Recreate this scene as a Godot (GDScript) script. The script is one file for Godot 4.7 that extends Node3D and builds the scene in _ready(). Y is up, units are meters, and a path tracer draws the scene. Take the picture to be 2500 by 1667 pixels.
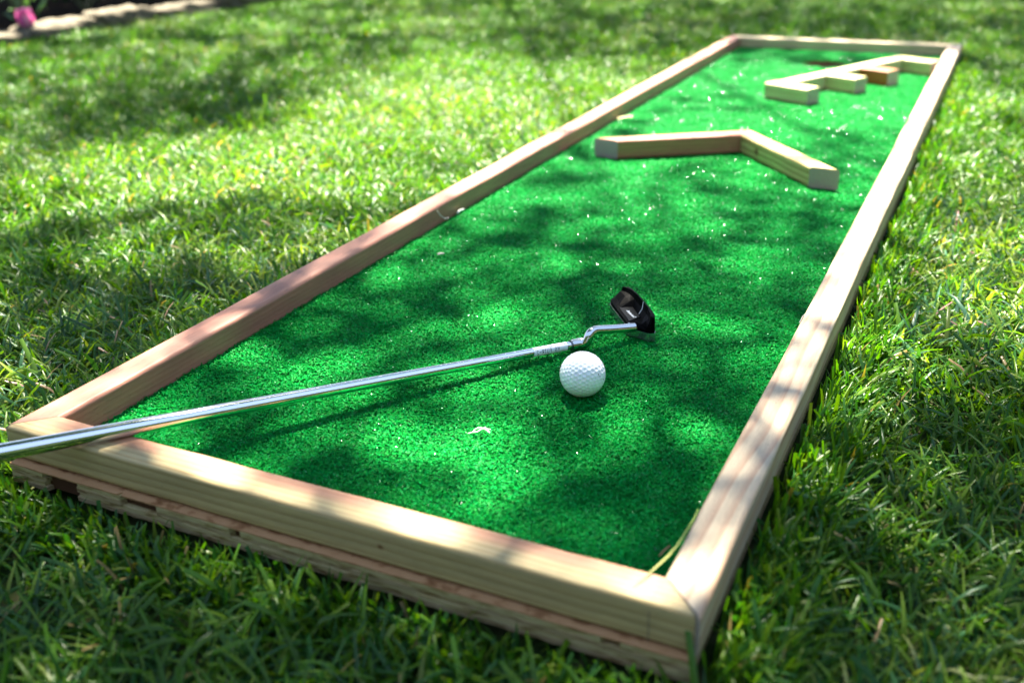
extends Node3D
# A two-by-eight-foot putting lane on a lawn. x runs across the lane (0 = outer edge of the reddish rail), z towards the camera (0 = outer edge of the near rail), y up from the soil.

const W := 0.607          # outer width of the lane
const L := 2.447          # outer length of the lane
const T := 0.033          # side of the square timber
const TOP := 0.052        # height of the rails' top
const PLY := 0.0195       # height of the plywood's top
const SOIL := -0.013          # height of the soil of the lawn
const TURF := 0.027       # height of the turf's pile
const EYE := Vector3(0.72195, 0.46462, 0.48662)
const LOOK := Vector3(-24.598, 26.104, -1.408)
const FOV := 37.44

var rng := RandomNumberGenerator.new()
var used := {}
var sun_from: Vector3
var sawn: StandardMaterial3D

# ---------------------------------------------------------------- helpers

class Mb:
	var v := PackedVector3Array()
	var n := PackedVector3Array()
	var uv := PackedVector2Array()
	var c := PackedColorArray()
	var i := PackedInt32Array()

	func at(p: Vector3, nn: Vector3, t := Vector2.ZERO, col := Color.WHITE) -> int:
		v.append(p); n.append(nn); uv.append(t); c.append(col)
		return v.size() - 1

	func tri(a: int, b: int, d: int) -> void:
		# puts the face the way its normals point (front faces run clockwise)
		var f := (v[b] - v[a]).cross(v[d] - v[a])
		if f.dot(n[a] + n[b] + n[d]) > 0.0:
			i.append_array([a, d, b])
		else:
			i.append_array([a, b, d])

	func quad(a: int, b: int, d: int, e: int) -> void:
		tri(a, b, d)
		tri(a, d, e)

	func flat(p: Array, col := Color.WHITE, uvs: Array = [], out := Vector3.ZERO) -> void:
		var nn: Vector3 = (p[1] - p[0]).cross(p[2] - p[0]).normalized()
		if out != Vector3.ZERO and nn.dot(out) < 0.0:
			nn = -nn
		var k := []
		for j in p.size():
			k.append(at(p[j], nn, uvs[j] if uvs.size() else Vector2.ZERO, col))
		for j in range(1, p.size() - 1):
			tri(k[0], k[j], k[j + 1])

	func box(lo: Vector3, hi: Vector3, col := Color.WHITE) -> void:
		for a in 3:
			for s in [0, 1]:
				var p := []
				for q in [[0, 0], [1, 0], [1, 1], [0, 1]]:
					var w := Vector3.ZERO
					w[a] = hi[a] if s else lo[a]
					w[(a + 1) % 3] = hi[(a + 1) % 3] if q[0] else lo[(a + 1) % 3]
					w[(a + 2) % 3] = hi[(a + 2) % 3] if q[1] else lo[(a + 2) % 3]
					p.append(w)
				var o := Vector3.ZERO
				o[a] = 1.0 if s else -1.0
				flat(p, col, [Vector2(p[0].x, p[0].y), Vector2(p[1].x, p[1].y), Vector2(p[2].x, p[2].y), Vector2(p[3].x, p[3].y)], o)

	# a round tube along a path; radii per point
	func tube(path: Array, radii: Array, sides := 20, caps := true, col := Color.WHITE) -> void:
		var side := Vector3.ZERO
		var rows := []
		var run := 0.0
		for k in path.size():
			var d: Vector3 = (path[mini(k + 1, path.size() - 1)] - path[maxi(k - 1, 0)]).normalized()
			if side == Vector3.ZERO:
				side = d.cross(Vector3.UP if absf(d.y) < 0.9 else Vector3.RIGHT).normalized()
			side = (side - d * side.dot(d)).normalized()
			var up := side.cross(d)
			if k:
				run += (path[k] - path[k - 1]).length()
			var row := []
			for j in sides + 1:
				var a := TAU * j / sides
				var o := side * cos(a) + up * sin(a)
				row.append(at(path[k] + o * radii[k], o, Vector2(run, float(j) / sides), col))
			rows.append(row)
		for k in path.size() - 1:
			for j in sides:
				quad(rows[k][j], rows[k + 1][j], rows[k + 1][j + 1], rows[k][j + 1])
		if caps:
			for k in [0, path.size() - 1]:
				var d: Vector3 = (path[1] - path[0]).normalized() * -1.0 if k == 0 else (path[k] - path[k - 1]).normalized()
				var m := at(path[k], d, Vector2.ZERO, col)
				var row := []
				for j in sides + 1:
					row.append(at(v[rows[k][j]], d, Vector2.ZERO, col))
				for j in sides:
					tri(m, row[j], row[j + 1])

	func mesh() -> ArrayMesh:
		var arrays := []
		arrays.resize(Mesh.ARRAY_MAX)
		arrays[Mesh.ARRAY_VERTEX] = v
		arrays[Mesh.ARRAY_NORMAL] = n
		arrays[Mesh.ARRAY_TEX_UV] = uv
		arrays[Mesh.ARRAY_COLOR] = c
		arrays[Mesh.ARRAY_INDEX] = i
		var m := ArrayMesh.new()
		m.add_surface_from_arrays(Mesh.PRIMITIVE_TRIANGLES, arrays)
		return m


func numbered(called: String, under: Node) -> String:
	var key := str(under.get_instance_id()) + called
	var k: int = used.get(key, -1) + 1
	used[key] = k
	return called if k == 0 else "%s_%03d" % [called, k]


func part(called: String, mesh: Mesh, m: Material, under: Node = self, label := "") -> MeshInstance3D:
	var o := MeshInstance3D.new()
	o.name = numbered(called, under)
	o.mesh = mesh
	if mesh.get_surface_count() == 2:
		o.set_surface_override_material(0, m)
		if sawn == null:
			sawn = end_grain()
		o.set_surface_override_material(1, sawn)
	else:
		o.material_override = m
	under.add_child(o, true)
	if label:
		o.set_meta("label", label)
	return o


func tag(o: Node, label: String, category: String, group := "") -> Node:
	o.set_meta("label", label)
	o.set_meta("category", category)
	if group:
		o.set_meta("group", group)
	return o


func thing(called: String, label: String, category: String, group := "") -> Node3D:
	var o := Node3D.new()
	o.name = numbered(called, self)
	add_child(o, true)
	tag(o, label, category, group)
	return o


func lin(r: float, g: float, b: float) -> Color:
	return Color(r, g, b).linear_to_srgb()


func mat(called: String, c: Color, rough := 0.6, metal := 0.0, spec := 0.5) -> StandardMaterial3D:
	var m := StandardMaterial3D.new()
	m.resource_name = called
	m.albedo_color = c
	m.roughness = rough
	m.metallic = metal
	m.metallic_specular = spec
	return m


func noise(seed_: int, freq: float, octaves := 3) -> FastNoiseLite:
	var n := FastNoiseLite.new()
	n.seed = seed_
	n.noise_type = FastNoiseLite.TYPE_SIMPLEX_SMOOTH
	n.frequency = freq
	n.fractal_octaves = octaves
	return n


# Sawn timber: growth rings round a pith, seen on the four sides of a square batten; u runs along it, v round it (outer side, top, inner side, underside).
func timber(w: int, h: int, length: float, seed_: int, d: Dictionary) -> StandardMaterial3D:
	var im := Image.create(w, h, false, Image.FORMAT_RGB8)
	var bump := Image.create(w, h, false, Image.FORMAT_RGB8)
	var na := noise(seed_, 1.0, 2)
	var nf := noise(seed_ + 7, 1.0, 3)
	var early: Color = d.early
	var late: Color = d.late
	var heart: Color = d.get("heart", d.early)
	var heart_late: Color = d.get("heart_late", d.late)
	var pith: Vector2 = d.pith
	var step: float = d.step
	var hr: float = d.get("heart_r", 0.0)
	var wob: float = d.get("wobble", 1.0)
	var slope: Vector2 = d.get("slope", Vector2.ZERO)
	for y in h:
		var q := 4.0 * (y + 0.5) / h
		var e := fmod(q, 1.0) * 33.0
		var p := Vector2(0, e)
		if q >= 3.0:
			p = Vector2(33.0 - e, 0)
		elif q >= 2.0:
			p = Vector2(33, 33.0 - e)
		elif q >= 1.0:
			p = Vector2(e, 33)
		for x in w:
			var s := length * (x + 0.5) / w
			var c := pith + slope * s + Vector2(na.get_noise_2d(s * 1.7, 3.0), na.get_noise_2d(s * 1.7, 40.0)) * 5.0 * wob
			var r := p - c
			var dist := r.length() + na.get_noise_3d(s * 4.0, r.angle() * 1.5, 9.0) * 2.2 * wob
			var f := fposmod(dist / step, 1.0)
			var t := pow(f, 2.5) if f < 0.88 else pow(0.88, 2.5) * (1.0 - f) / 0.12
			var k := smoothstep(hr - 6.0, hr + 5.0, dist + nf.get_noise_2d(s * 3.0, 70.0) * 2.0)
			var col := heart.lerp(heart_late, t).lerp(early.lerp(late, t), k)
			var fib := nf.get_noise_3d(s * 22.0, p.x * 1.3, p.y * 1.3)
			var fine := nf.get_noise_3d(s * 90.0, p.x * 6.0 + 50.0, p.y * 6.0)
			var blot := na.get_noise_3d(s * 9.0, p.x * 0.1, p.y * 0.1 + 20.0)
			var g := 1.0 + 0.07 * fib + 0.06 * fine + 0.07 * blot
			if fine > 0.62:
				g *= 0.86
			im.set_pixel(x, y, Color(col.r * g, col.g * g, col.b * g))
			var b := clampf(0.5 + 0.3 * fine + 0.22 * fib - 0.25 * t, 0, 1)
			bump.set_pixel(x, y, Color(b, b, b))
	for k in d.get("knots", []):
		# [u, v, half length in pixels, half width in pixels]
		for y in range(int(-k[3] * 2), int(k[3] * 2)):
			for x in range(int(-k[2] * 2), int(k[2] * 2)):
				var rr := Vector2(x / k[2], y / k[3]).length()
				if rr < 2.0:
					var px := clampi(int(k[0] * w) + x, 0, w - 1)
					var py := clampi(int(k[1] * h) + y, 0, h - 1)
					var o := im.get_pixel(px, py)
					im.set_pixel(px, py, o.lerp(Color(0.36, 0.22, 0.13), 0.85 * smoothstep(1.0, 0.5, rr)).lerp(Color(0.5, 0.33, 0.2), 0.4 * smoothstep(2.0, 1.0, rr)))
	var m := mat("timber", Color(0.88, 0.88, 0.88), 0.52, 0.0, 0.42)
	m.albedo_texture = ImageTexture.create_from_image(im)
	m.heightmap_enabled = true
	m.heightmap_scale = 0.035
	m.heightmap_texture = ImageTexture.create_from_image(bump)
	return m


# A batten whose plan is the quadrilateral p0 p1 (outer edge) p2 p3 (inner edge), with eased long edges.
func batten(p0: Vector2, p1: Vector2, p2: Vector2, p3: Vector2, y0: float, y1: float, ease_: float, seed_: int, rows := 24, bow := 0.0004) -> ArrayMesh:
	var mb := Mb.new()
	var wide := ((p3 - p0) - (p1 - p0).normalized() * (p3 - p0).dot((p1 - p0).normalized())).length()
	var tall := y1 - y0
	var prof := []   # [u in metres across, y, normal 2d, v]
	var nz := noise(seed_, 2.0, 2)
	var ring := [[Vector2(ease_, ease_), PI, 1.5 * PI], [Vector2(wide - ease_, ease_), 1.5 * PI, TAU], [Vector2(wide - ease_, tall - ease_), 0.0, PI / 2], [Vector2(ease_, tall - ease_), PI / 2, PI]]
	for c in [ring[3], ring[2], ring[1], ring[0]]:
		for k in 5:
			var a: float = lerpf(c[2], c[1], k / 4.0)
			var q: Vector2 = c[0] + Vector2(cos(a), sin(a)) * ease_
			prof.append([q, Vector2(cos(a), sin(a))])
	prof.append(prof[0])
	var lower := Vector2(0, ease_)
	var vs := []
	var around := 2.0 * (wide + tall)
	for k in prof.size():
		var q: Vector2 = prof[k][0]
		# where this point lies on the sharp-edged square, as a share of its girth
		var v := 0.0
		var from_left := q.x
		var nn: Vector2 = prof[k][1]
		if absf(nn.x) > absf(nn.y):
			v = q.y / around if nn.x < 0 else (tall + wide + (tall - q.y)) / around
		else:
			v = (tall + from_left) / around if nn.y > 0 else (tall * 2 + wide + (wide - from_left)) / around
		vs.append(v)
	vs[prof.size() - 1] = vs[0] + (1.0 if vs[prof.size() - 2] > 0.5 else 0.0)
	for k in range(1, vs.size()):
		if vs[k] < vs[k - 1] - 0.5:
			vs[k] += 1.0
	var along := (p1 - p0).normalized()
	var across := (p3 - p0) - along * (p3 - p0).dot(along)
	across = across.normalized()
	var grid := []
	for s in rows + 1:
		var row := []
		var f := float(s) / rows
		for k in prof.size():
			var q: Vector2 = prof[k][0]
			var nn: Vector2 = prof[k][1]
			var u := q.x / wide
			var plan := p0.lerp(p3, u).lerp(p1.lerp(p2, u), f)
			var wob := nz.get_noise_2d(f * 3.0, 5.0) * bow
			plan += across * wob
			var lift := nz.get_noise_2d(f * 3.0, 55.0) * bow
			var nrm := Vector3(across.x * nn.x, nn.y, across.y * nn.x).normalized()
			row.append(mb.at(Vector3(plan.x, y0 + q.y + lift, plan.y), nrm, Vector2(f, vs[k])))
		grid.append(row)
	for s in rows:
		for k in prof.size() - 1:
			mb.quad(grid[s][k], grid[s + 1][k], grid[s + 1][k + 1], grid[s][k + 1])
	var ends := Mb.new()
	for e in [0, rows]:
		var out := Vector3(along.x, 0, along.y) * (-1.0 if e == 0 else 1.0)
		var c := (p0 + p3) / 2.0 if e == 0 else (p1 + p2) / 2.0
		var m := ends.at(Vector3(c.x, (y0 + y1) / 2, c.y), out, Vector2(0.5, 0.5))
		var rim := []
		for k in prof.size():
			rim.append(ends.at(mb.v[grid[e][k]], out, prof[k][0] / Vector2(wide, tall)))
		for k in prof.size() - 1:
			ends.tri(m, rim[k], rim[k + 1])
	var am := mb.mesh()
	var arrays := []
	arrays.resize(Mesh.ARRAY_MAX)
	arrays[Mesh.ARRAY_VERTEX] = ends.v
	arrays[Mesh.ARRAY_NORMAL] = ends.n
	arrays[Mesh.ARRAY_TEX_UV] = ends.uv
	arrays[Mesh.ARRAY_INDEX] = ends.i
	am.add_surface_from_arrays(Mesh.PRIMITIVE_TRIANGLES, arrays)
	return am


# Sawn end of a batten: pale greyish end grain with ring arcs.
func end_grain() -> StandardMaterial3D:
	var im := Image.create(128, 128, false, Image.FORMAT_RGB8)
	var nz := noise(909, 0.05, 3)
	for y in 128:
		for x in 128:
			var d := Vector2(x + 60, y + 90).length() / 11.0 + nz.get_noise_2d(x, y) * 0.4
			var t := pow(fposmod(d, 1.0), 2.0)
			var g := 1.0 + 0.12 * nz.get_noise_2d(x * 5, y * 5)
			var c := Color(0.66, 0.61, 0.56).lerp(Color(0.58, 0.51, 0.45), t)
			im.set_pixel(x, y, Color(c.r * g, c.g * g, c.b * g))
	var m := mat("end grain", Color.WHITE, 0.75, 0.0, 0.3)
	m.albedo_texture = ImageTexture.create_from_image(im)
	return m


# A sheet from y0 to y1 with the outline rim (round the hole's centre) and a round hole.
func sheet(rim: Array, y0: float, y1: float, hole: Vector2, r: float, slits := 48) -> ArrayMesh:
	var mb := Mb.new()
	var pts := []
	for k in slits:
		var a := TAU * k / slits
		var d := Vector2(cos(a), sin(a))
		var best := INF
		for j in rim.size():
			var p: Vector2 = rim[j]
			var q: Vector2 = rim[(j + 1) % rim.size()]
			var hit = Geometry2D.segment_intersects_segment(hole, hole + d * 20.0, p, q)
			if hit != null:
				best = minf(best, (hit - hole).length())
		if best < INF:
			pts.append([a, hole + d * best])
	for p in rim:
		pts.append([fposmod((p - hole).angle(), TAU), p])
	pts.sort_custom(func(a, b): return a[0] < b[0])
	for top in [1, 0]:
		var y := y1 if top else y0
		var nn := Vector3.UP if top else Vector3.DOWN
		var ins := []
		var outs := []
		for q in pts:
			var h: Vector2 = hole + Vector2(cos(q[0]), sin(q[0])) * r
			ins.append(mb.at(Vector3(h.x, y, h.y), nn, h))
			outs.append(mb.at(Vector3(q[1].x, y, q[1].y), nn, q[1]))
		for k in pts.size():
			var e := (k + 1) % pts.size()
			mb.quad(ins[k], outs[k], outs[e], ins[e])
	for k in pts.size():
		var e := (k + 1) % pts.size()
		var p: Vector2 = pts[k][1]
		var q: Vector2 = pts[e][1]
		if p.distance_to(q) > 1e-6:
			mb.flat([Vector3(p.x, y0, p.y), Vector3(q.x, y0, q.y), Vector3(q.x, y1, q.y), Vector3(p.x, y1, p.y)], Color.WHITE, [Vector2(p.x + p.y, y0), Vector2(q.x + q.y, y0), Vector2(q.x + q.y, y1), Vector2(p.x + p.y, y1)], Vector3((p + q).x / 2 - hole.x, 0, (p + q).y / 2 - hole.y))
		var h := hole + Vector2(cos(pts[k][0]), sin(pts[k][0])) * r
		var g := hole + Vector2(cos(pts[e][0]), sin(pts[e][0])) * r
		if h.distance_to(g) > 1e-6:
			mb.flat([Vector3(h.x, y0, h.y), Vector3(g.x, y0, g.y), Vector3(g.x, y1, g.y), Vector3(h.x, y1, h.y)], Color.WHITE, [], Vector3(hole.x - h.x, 0, hole.y - h.y))
	return mb.mesh()


# One blade of grass as a bent, slightly folded ribbon.
func blade(mb: Mb, base: Vector3, heading: float, length: float, width: float, tilt0: float, tilt1: float, col: Color, cut: bool, segs := 4, twist := 0.0) -> void:
	var fwd := Vector3(cos(heading), 0, sin(heading))
	var side := Vector3(-sin(heading), 0, cos(heading))
	var p := base
	var last := []
	for k in segs + 1:
		var t := float(k) / segs
		var a := lerpf(tilt0, tilt1, t)
		var dir := Vector3.UP * cos(a) + fwd * sin(a)
		var sd := side.rotated(dir, twist * t)
		var nn := sd.cross(dir).normalized()
		var w := width * (1.0 - 0.35 * t) if cut else width * (1.0 - pow(t, 2.2))
		if k == 0:
			w *= 0.7
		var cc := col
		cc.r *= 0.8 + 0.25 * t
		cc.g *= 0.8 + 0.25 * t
		var row := [mb.at(p - sd * w / 2, (nn - sd * 0.35).normalized(), Vector2(0, t), cc), mb.at(p + sd * w / 2, (nn + sd * 0.35).normalized(), Vector2(1, t), cc)]
		if k:
			mb.i.append_array([last[0], row[1], last[1], last[0], row[0], row[1]])
		last = row
		p += dir * length / segs


func grass_color() -> Color:
	var r := rng.randf()
	var k := rng.randf_range(0.75, 1.25)
	if r < 0.018:
		return Color(0.26 * k, 0.19 * k, 0.06 * k)
	if r < 0.05:
		return Color(0.16 * k, 0.23 * k, 0.03 * k)
	if r < 0.45:
		return Color(0.034 * k, 0.125 * k, 0.022 * k)
	if r < 0.8:
		return Color(0.068 * k, 0.175 * k, 0.008 * k)
	return Color(0.122 * k, 0.232 * k, 0.011 * k)


func in_view(p: Vector3, margin: float) -> bool:
	var b := Basis.from_euler(LOOK * PI / 180.0, EULER_ORDER_YXZ)
	var d := b.transposed() * (p - EYE)
	if d.z > -0.25:
		return p.distance_to(EYE) < 0.9 and p.z < 0.5
	var th := tan(deg_to_rad(FOV / 2))
	return absf(d.x / -d.z) < th * 1.5 + margin / -d.z and absf(d.y / -d.z) < th + margin / -d.z


func scatter(called: String, mesh: Mesh, m: Material, where: Array, tints: Array, under: Node) -> MultiMeshInstance3D:
	var mm := MultiMesh.new()
	mm.transform_format = MultiMesh.TRANSFORM_3D
	mm.use_colors = tints.size() > 0
	mm.mesh = mesh
	mm.instance_count = where.size()
	for k in where.size():
		mm.set_instance_transform(k, where[k])
		if tints.size():
			mm.set_instance_color(k, tints[k])
	var o := MultiMeshInstance3D.new()
	o.name = numbered(called, under)
	o.multimesh = mm
	o.material_override = m
	o.set_meta("kind", "stuff")
	under.add_child(o, true)
	return o


func _ready() -> void:
	rng.seed = 20240611
	# ------------------------------------------------------------ camera, sky, sun, exposure
	var cam := Camera3D.new()
	cam.name = "camera"
	cam.position = EYE
	cam.rotation_degrees = LOOK
	cam.fov = FOV
	cam.near = 0.05
	cam.far = 400.0
	var lens := CameraAttributesPhysical.new()
	lens.frustum_focal_length = 35.41
	lens.frustum_focus_distance = 0.99
	lens.exposure_aperture = 4.1
	lens.frustum_near = 0.05
	lens.frustum_far = 400.0
	cam.attributes = lens
	add_child(cam)
	cam.current = true
	sun_from = Vector3(-0.25, 0.866, -0.433).normalized()
	var sun := DirectionalLight3D.new()
	sun.name = "sun"
	sun.light_color = Color(1.0, 0.97, 0.91)
	sun.light_energy = 1.6
	sun.light_angular_distance = 0.5
	sun.shadow_enabled = true
	add_child(sun)
	sun.look_at_from_position(sun_from * 20.0, Vector3.ZERO, Vector3.RIGHT)
	var around := WorldEnvironment.new()
	around.name = "environment"
	var env := Environment.new()
	env.background_mode = Environment.BG_SKY
	var sm := ProceduralSkyMaterial.new()
	sm.sky_top_color = Color(0.56, 0.66, 0.82)
	sm.sky_horizon_color = Color(0.86, 0.88, 0.9)
	sm.sky_curve = 0.12
	sm.ground_bottom_color = Color(0.16, 0.2, 0.1)
	sm.ground_horizon_color = Color(0.5, 0.55, 0.5)
	sm.sky_energy_multiplier = 0.53
	sm.sun_angle_max = 20.0
	var sky := Sky.new()
	sky.sky_material = sm
	env.sky = sky
	env.tonemap_mode = Environment.TONE_MAPPER_LINEAR
	env.tonemap_exposure = 10.2
	env.sdfgi_enabled = true
	env.ssao_enabled = true
	env.ssil_enabled = true
	around.environment = env
	add_child(around)

	setting()
	lane()
	obstacles()
	putter()
	ball()
	edging()
	lawn()
	shade_tree()
	litter()
	hedge()


# ---------------------------------------------------------------- the setting

func setting() -> void:
	var mb := Mb.new()
	mb.flat([Vector3(-90, SOIL, -90), Vector3(90, SOIL, -90), Vector3(90, SOIL, 90), Vector3(-90, SOIL, 90)], Color.WHITE, [], Vector3.UP)
	var soil := mat("lawn soil", Color.WHITE, 0.95, 0.0, 0.2)
	var nt := NoiseTexture2D.new()
	nt.width = 512
	nt.height = 512
	nt.seamless = true
	nt.noise = noise(5, 0.03, 5)
	var ramp := Gradient.new()
	ramp.offsets = PackedFloat32Array([0.0, 0.45, 0.7, 1.0])
	ramp.colors = PackedColorArray([lin(0.012, 0.02, 0.006), lin(0.02, 0.038, 0.008), lin(0.045, 0.05, 0.018), lin(0.1, 0.085, 0.045)])
	nt.color_ramp = ramp
	soil.albedo_texture = nt
	soil.uv1_triplanar = true
	soil.uv1_world_triplanar = true
	soil.uv1_scale = Vector3(1.7, 1.7, 1.7)
	var g := part("ground", mb.mesh(), soil)
	g.set_meta("kind", "structure")
	var bed := Mb.new()
	bed.flat([Vector3(-2.36, 0.004, 1.0), Vector3(-2.36, 0.004, -6.0), Vector3(-6.0, 0.004, -6.0), Vector3(-6.0, 0.004, 1.0)], Color.WHITE, [], Vector3.UP)
	var earth := mat("bed earth", lin(0.004, 0.003, 0.002), 0.95, 0.0, 0.05)
	var b := part("bed_soil", bed.mesh(), earth)
	b.set_meta("kind", "structure")


# ---------------------------------------------------------------- the putting lane

const HOLE := Vector2(0.3, -2.205)

func lane() -> void:
	var t := thing("mini_golf_lane", "long wooden framed putting lane with bright green artificial turf lying on the lawn", "mini golf lane")
	var pale := {"early": Color(0.80, 0.72, 0.60), "late": Color(0.70, 0.53, 0.41), "pith": Vector2(70, -14), "slope": Vector2(-16, 4), "step": 8.5, "wobble": 1.2, "heart": Color(0.80, 0.71, 0.59), "heart_late": Color(0.69, 0.52, 0.40)}
	var red := {"early": Color(0.70, 0.49, 0.40), "late": Color(0.64, 0.42, 0.33), "pith": Vector2(12, -60), "slope": Vector2(6, 0), "step": 5.0, "wobble": 1.0, "heart": Color(0.68, 0.46, 0.37), "heart_late": Color(0.61, 0.39, 0.30)}
	var two := {"early": Color(0.79, 0.70, 0.50), "late": Color(0.64, 0.53, 0.34), "pith": Vector2(52, 62), "step": 5.2, "wobble": 0.5, "heart_r": 47.0, "heart": Color(0.75, 0.54, 0.41), "heart_late": Color(0.69, 0.47, 0.34), "knots": [[0.62, 0.12, 5.0, 3.0]]}
	var back := {"early": Color(0.83, 0.75, 0.60), "late": Color(0.72, 0.6, 0.42), "pith": Vector2(40, 50), "step": 6.0, "wobble": 0.6}
	var o0 := Vector2(0, 0)
	var e := 0.0045
	var b0 := PLY
	var a := part("rail", batten(Vector2(0, -0.0005), Vector2(0, -L), Vector2(T, -L + T), Vector2(T, -T), b0, TOP, e, 3, 60, 0.0012), timber(2048, 160, L, 11, red), t, "reddish brown side rail beside the brighter lawn")
	part("rail", batten(Vector2(W, -0.0005), Vector2(W, -L), Vector2(W - T, -L + T), Vector2(W - T, -T), b0, TOP + 0.0004, e, 4, 60, 0.0012), timber(2048, 160, L, 23, pale), t, "pale side rail with wavy pinkish grain")
	var f := part("rail", batten(Vector2(0.0005, -0.0005), Vector2(W - 0.0035, -0.0022), Vector2(W - T - 0.0008, -T), Vector2(T, -T), b0 + 0.0012, TOP, e, 5, 24, 0.0004), timber(1536, 256, W, 37, two), t, "near end rail, pink along its inner half and cream outside")
	part("rail", batten(Vector2(0.0005, -L), Vector2(W - 0.0005, -L), Vector2(W - T, -L + T), Vector2(T, -L + T), b0, TOP, e, 6, 24, 0.0004), timber(512, 96, W, 41, back), t, "far end rail beyond the toothed obstacle")
	# the pencil line drawn across the near rail
	var pm := Mb.new()
	var px := 0.5742
	pm.flat([Vector3(px, b0 + 0.004, 0.0002), Vector3(px + 0.0007, b0 + 0.004, 0.0002), Vector3(px + 0.0007, TOP - 0.005, 0.0002), Vector3(px, TOP - 0.005, 0.0002)], Color.WHITE, [], Vector3.BACK)
	pm.flat([Vector3(px, TOP + 0.0003, -0.006), Vector3(px + 0.0005, TOP + 0.0003, -0.006), Vector3(px + 0.0005, TOP + 0.0003, -0.027), Vector3(px, TOP + 0.0003, -0.027)], Color.WHITE, [], Vector3.UP)
	part("pencil_line", pm.mesh(), mat("pencil", Color(0.42, 0.38, 0.34), 0.6), f)

	# plywood: five plies, rough and broken along the near edge
	var base := Node3D.new()
	base.name = "plywood_base"
	t.add_child(base)
	var nz := noise(61, 40.0, 3)
	var gaps := [[0.043, 0.079, 4], [0.128, 0.166, 2], [0.2405, 0.2485, 2], [0.545, 0.556, 1]]
	var plies := 5
	var level := [0.001, 0.005, 0.0095, 0.0138, 0.0181, PLY]
	for k in plies:
		var rim := []
		var depth := 0.0
		var n := 220
		for j in n + 1:
			var x := 0.0025 + (W - 0.0035 - 0.0025) * j / n
			var z := 0.0062 - 0.0032 * x / W + nz.get_noise_2d(x, k * 0.5) * (0.0005 if k == plies - 1 else 0.0013)
			for gap in gaps:
				if x > gap[0] + 0.002 * nz.get_noise_2d(k * 3.0, 7.0) and x < gap[1] + 0.002 * nz.get_noise_2d(k * 3.0, 17.0) and k < plies - 1 and k >= plies - 1 - gap[2]:
					z -= 0.0075 + 0.002 * nz.get_noise_2d(x * 2, k + 4.0)
			if k == plies - 1 and x > 0.128 and x < 0.1305:
				z -= 0.004
			rim.append(Vector2(x, z))
		rim.append(Vector2(W - 0.001, -L + 0.002))
		rim.append(Vector2(0.002, -L + 0.002))
		var tone: Color = [lin(0.33, 0.25, 0.15), lin(0.42, 0.35, 0.19), lin(0.36, 0.28, 0.16), lin(0.42, 0.36, 0.19), lin(0.42, 0.235, 0.115)][k]
		var m := mat("ply", tone, 0.8, 0.0, 0.3)
		var st := NoiseTexture2D.new()
		st.width = 512
		st.height = 128
		st.seamless = true
		st.noise = noise(70 + k, 0.02, 5)
		var rp := Gradient.new()
		rp.offsets = PackedFloat32Array([0.0, 0.3, 0.42, 1.0])
		rp.colors = PackedColorArray([Color(0.5, 0.4, 0.3), Color(0.8, 0.74, 0.64), Color(0.95, 0.92, 0.86), Color(1, 1, 1)]) if k < plies - 1 else PackedColorArray([Color(0.66, 0.58, 0.5), Color(0.85, 0.8, 0.76), Color(0.97, 0.95, 0.92), Color(1, 1, 1)])
		st.color_ramp = rp
		m.albedo_texture = st
		m.uv1_triplanar = true
		m.uv1_scale = Vector3(3.0, 110.0, 30.0) if k < plies - 1 else Vector3(4.0, 60.0, 25.0)
		part("ply", sheet(rim, level[k] + 0.0001, level[k + 1], HOLE, 0.052), m, base)

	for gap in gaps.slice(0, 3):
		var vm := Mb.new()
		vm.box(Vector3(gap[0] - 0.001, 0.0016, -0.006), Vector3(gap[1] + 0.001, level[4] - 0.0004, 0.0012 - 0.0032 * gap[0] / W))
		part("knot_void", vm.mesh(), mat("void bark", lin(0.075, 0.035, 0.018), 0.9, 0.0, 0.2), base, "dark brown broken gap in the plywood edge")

	# artificial turf: a backing with a hole, and its pile
	var g0 := T - 0.001
	var rim2 := [Vector2(g0, -g0), Vector2(W - g0, -g0), Vector2(W - g0, -L + g0), Vector2(g0, -L + g0)]
	var turf := part("artificial_turf", sheet(rim2, PLY + 0.0004, PLY + 0.0025, HOLE, 0.052), mat("turf backing", lin(0.0015, 0.035, 0.01), 0.9, 0.0, 0.2), t)
	var cup := Mb.new()
	for k in 40:
		var a0 := TAU * k / 40
		var a1 := TAU * (k + 1) / 40
		var p := HOLE + Vector2(cos(a0), sin(a0)) * 0.0515
		var q := HOLE + Vector2(cos(a1), sin(a1)) * 0.0515
		cup.flat([Vector3(p.x, 0.004, p.y), Vector3(q.x, 0.004, q.y), Vector3(q.x, 0.0235, q.y), Vector3(p.x, 0.0235, p.y)], Color.WHITE, [], Vector3(HOLE.x - p.x, 0, HOLE.y - p.y))
		cup.flat([Vector3(HOLE.x, 0.0045, HOLE.y), Vector3(p.x, 0.0045, p.y), Vector3(q.x, 0.0045, q.y)], Color.WHITE, [], Vector3.UP)
	part("cup", cup.mesh(), mat("cup wood", lin(0.11, 0.045, 0.03), 0.8), t, "dark round hole cut through the turf")
	# the pile: small tiles of crimped green fibres
	var fib := mat("turf fibre", Color.WHITE, 0.5, 0.0, 0.15)
	fib.vertex_color_use_as_albedo = true
	fib.backlight_enabled = true
	fib.backlight = Color(0.5, 0.6, 0.5)
	var glint := mat("turf fibre glint", Color.WHITE, 0.24, 0.0, 0.8)
	glint.vertex_color_use_as_albedo = true
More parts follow.
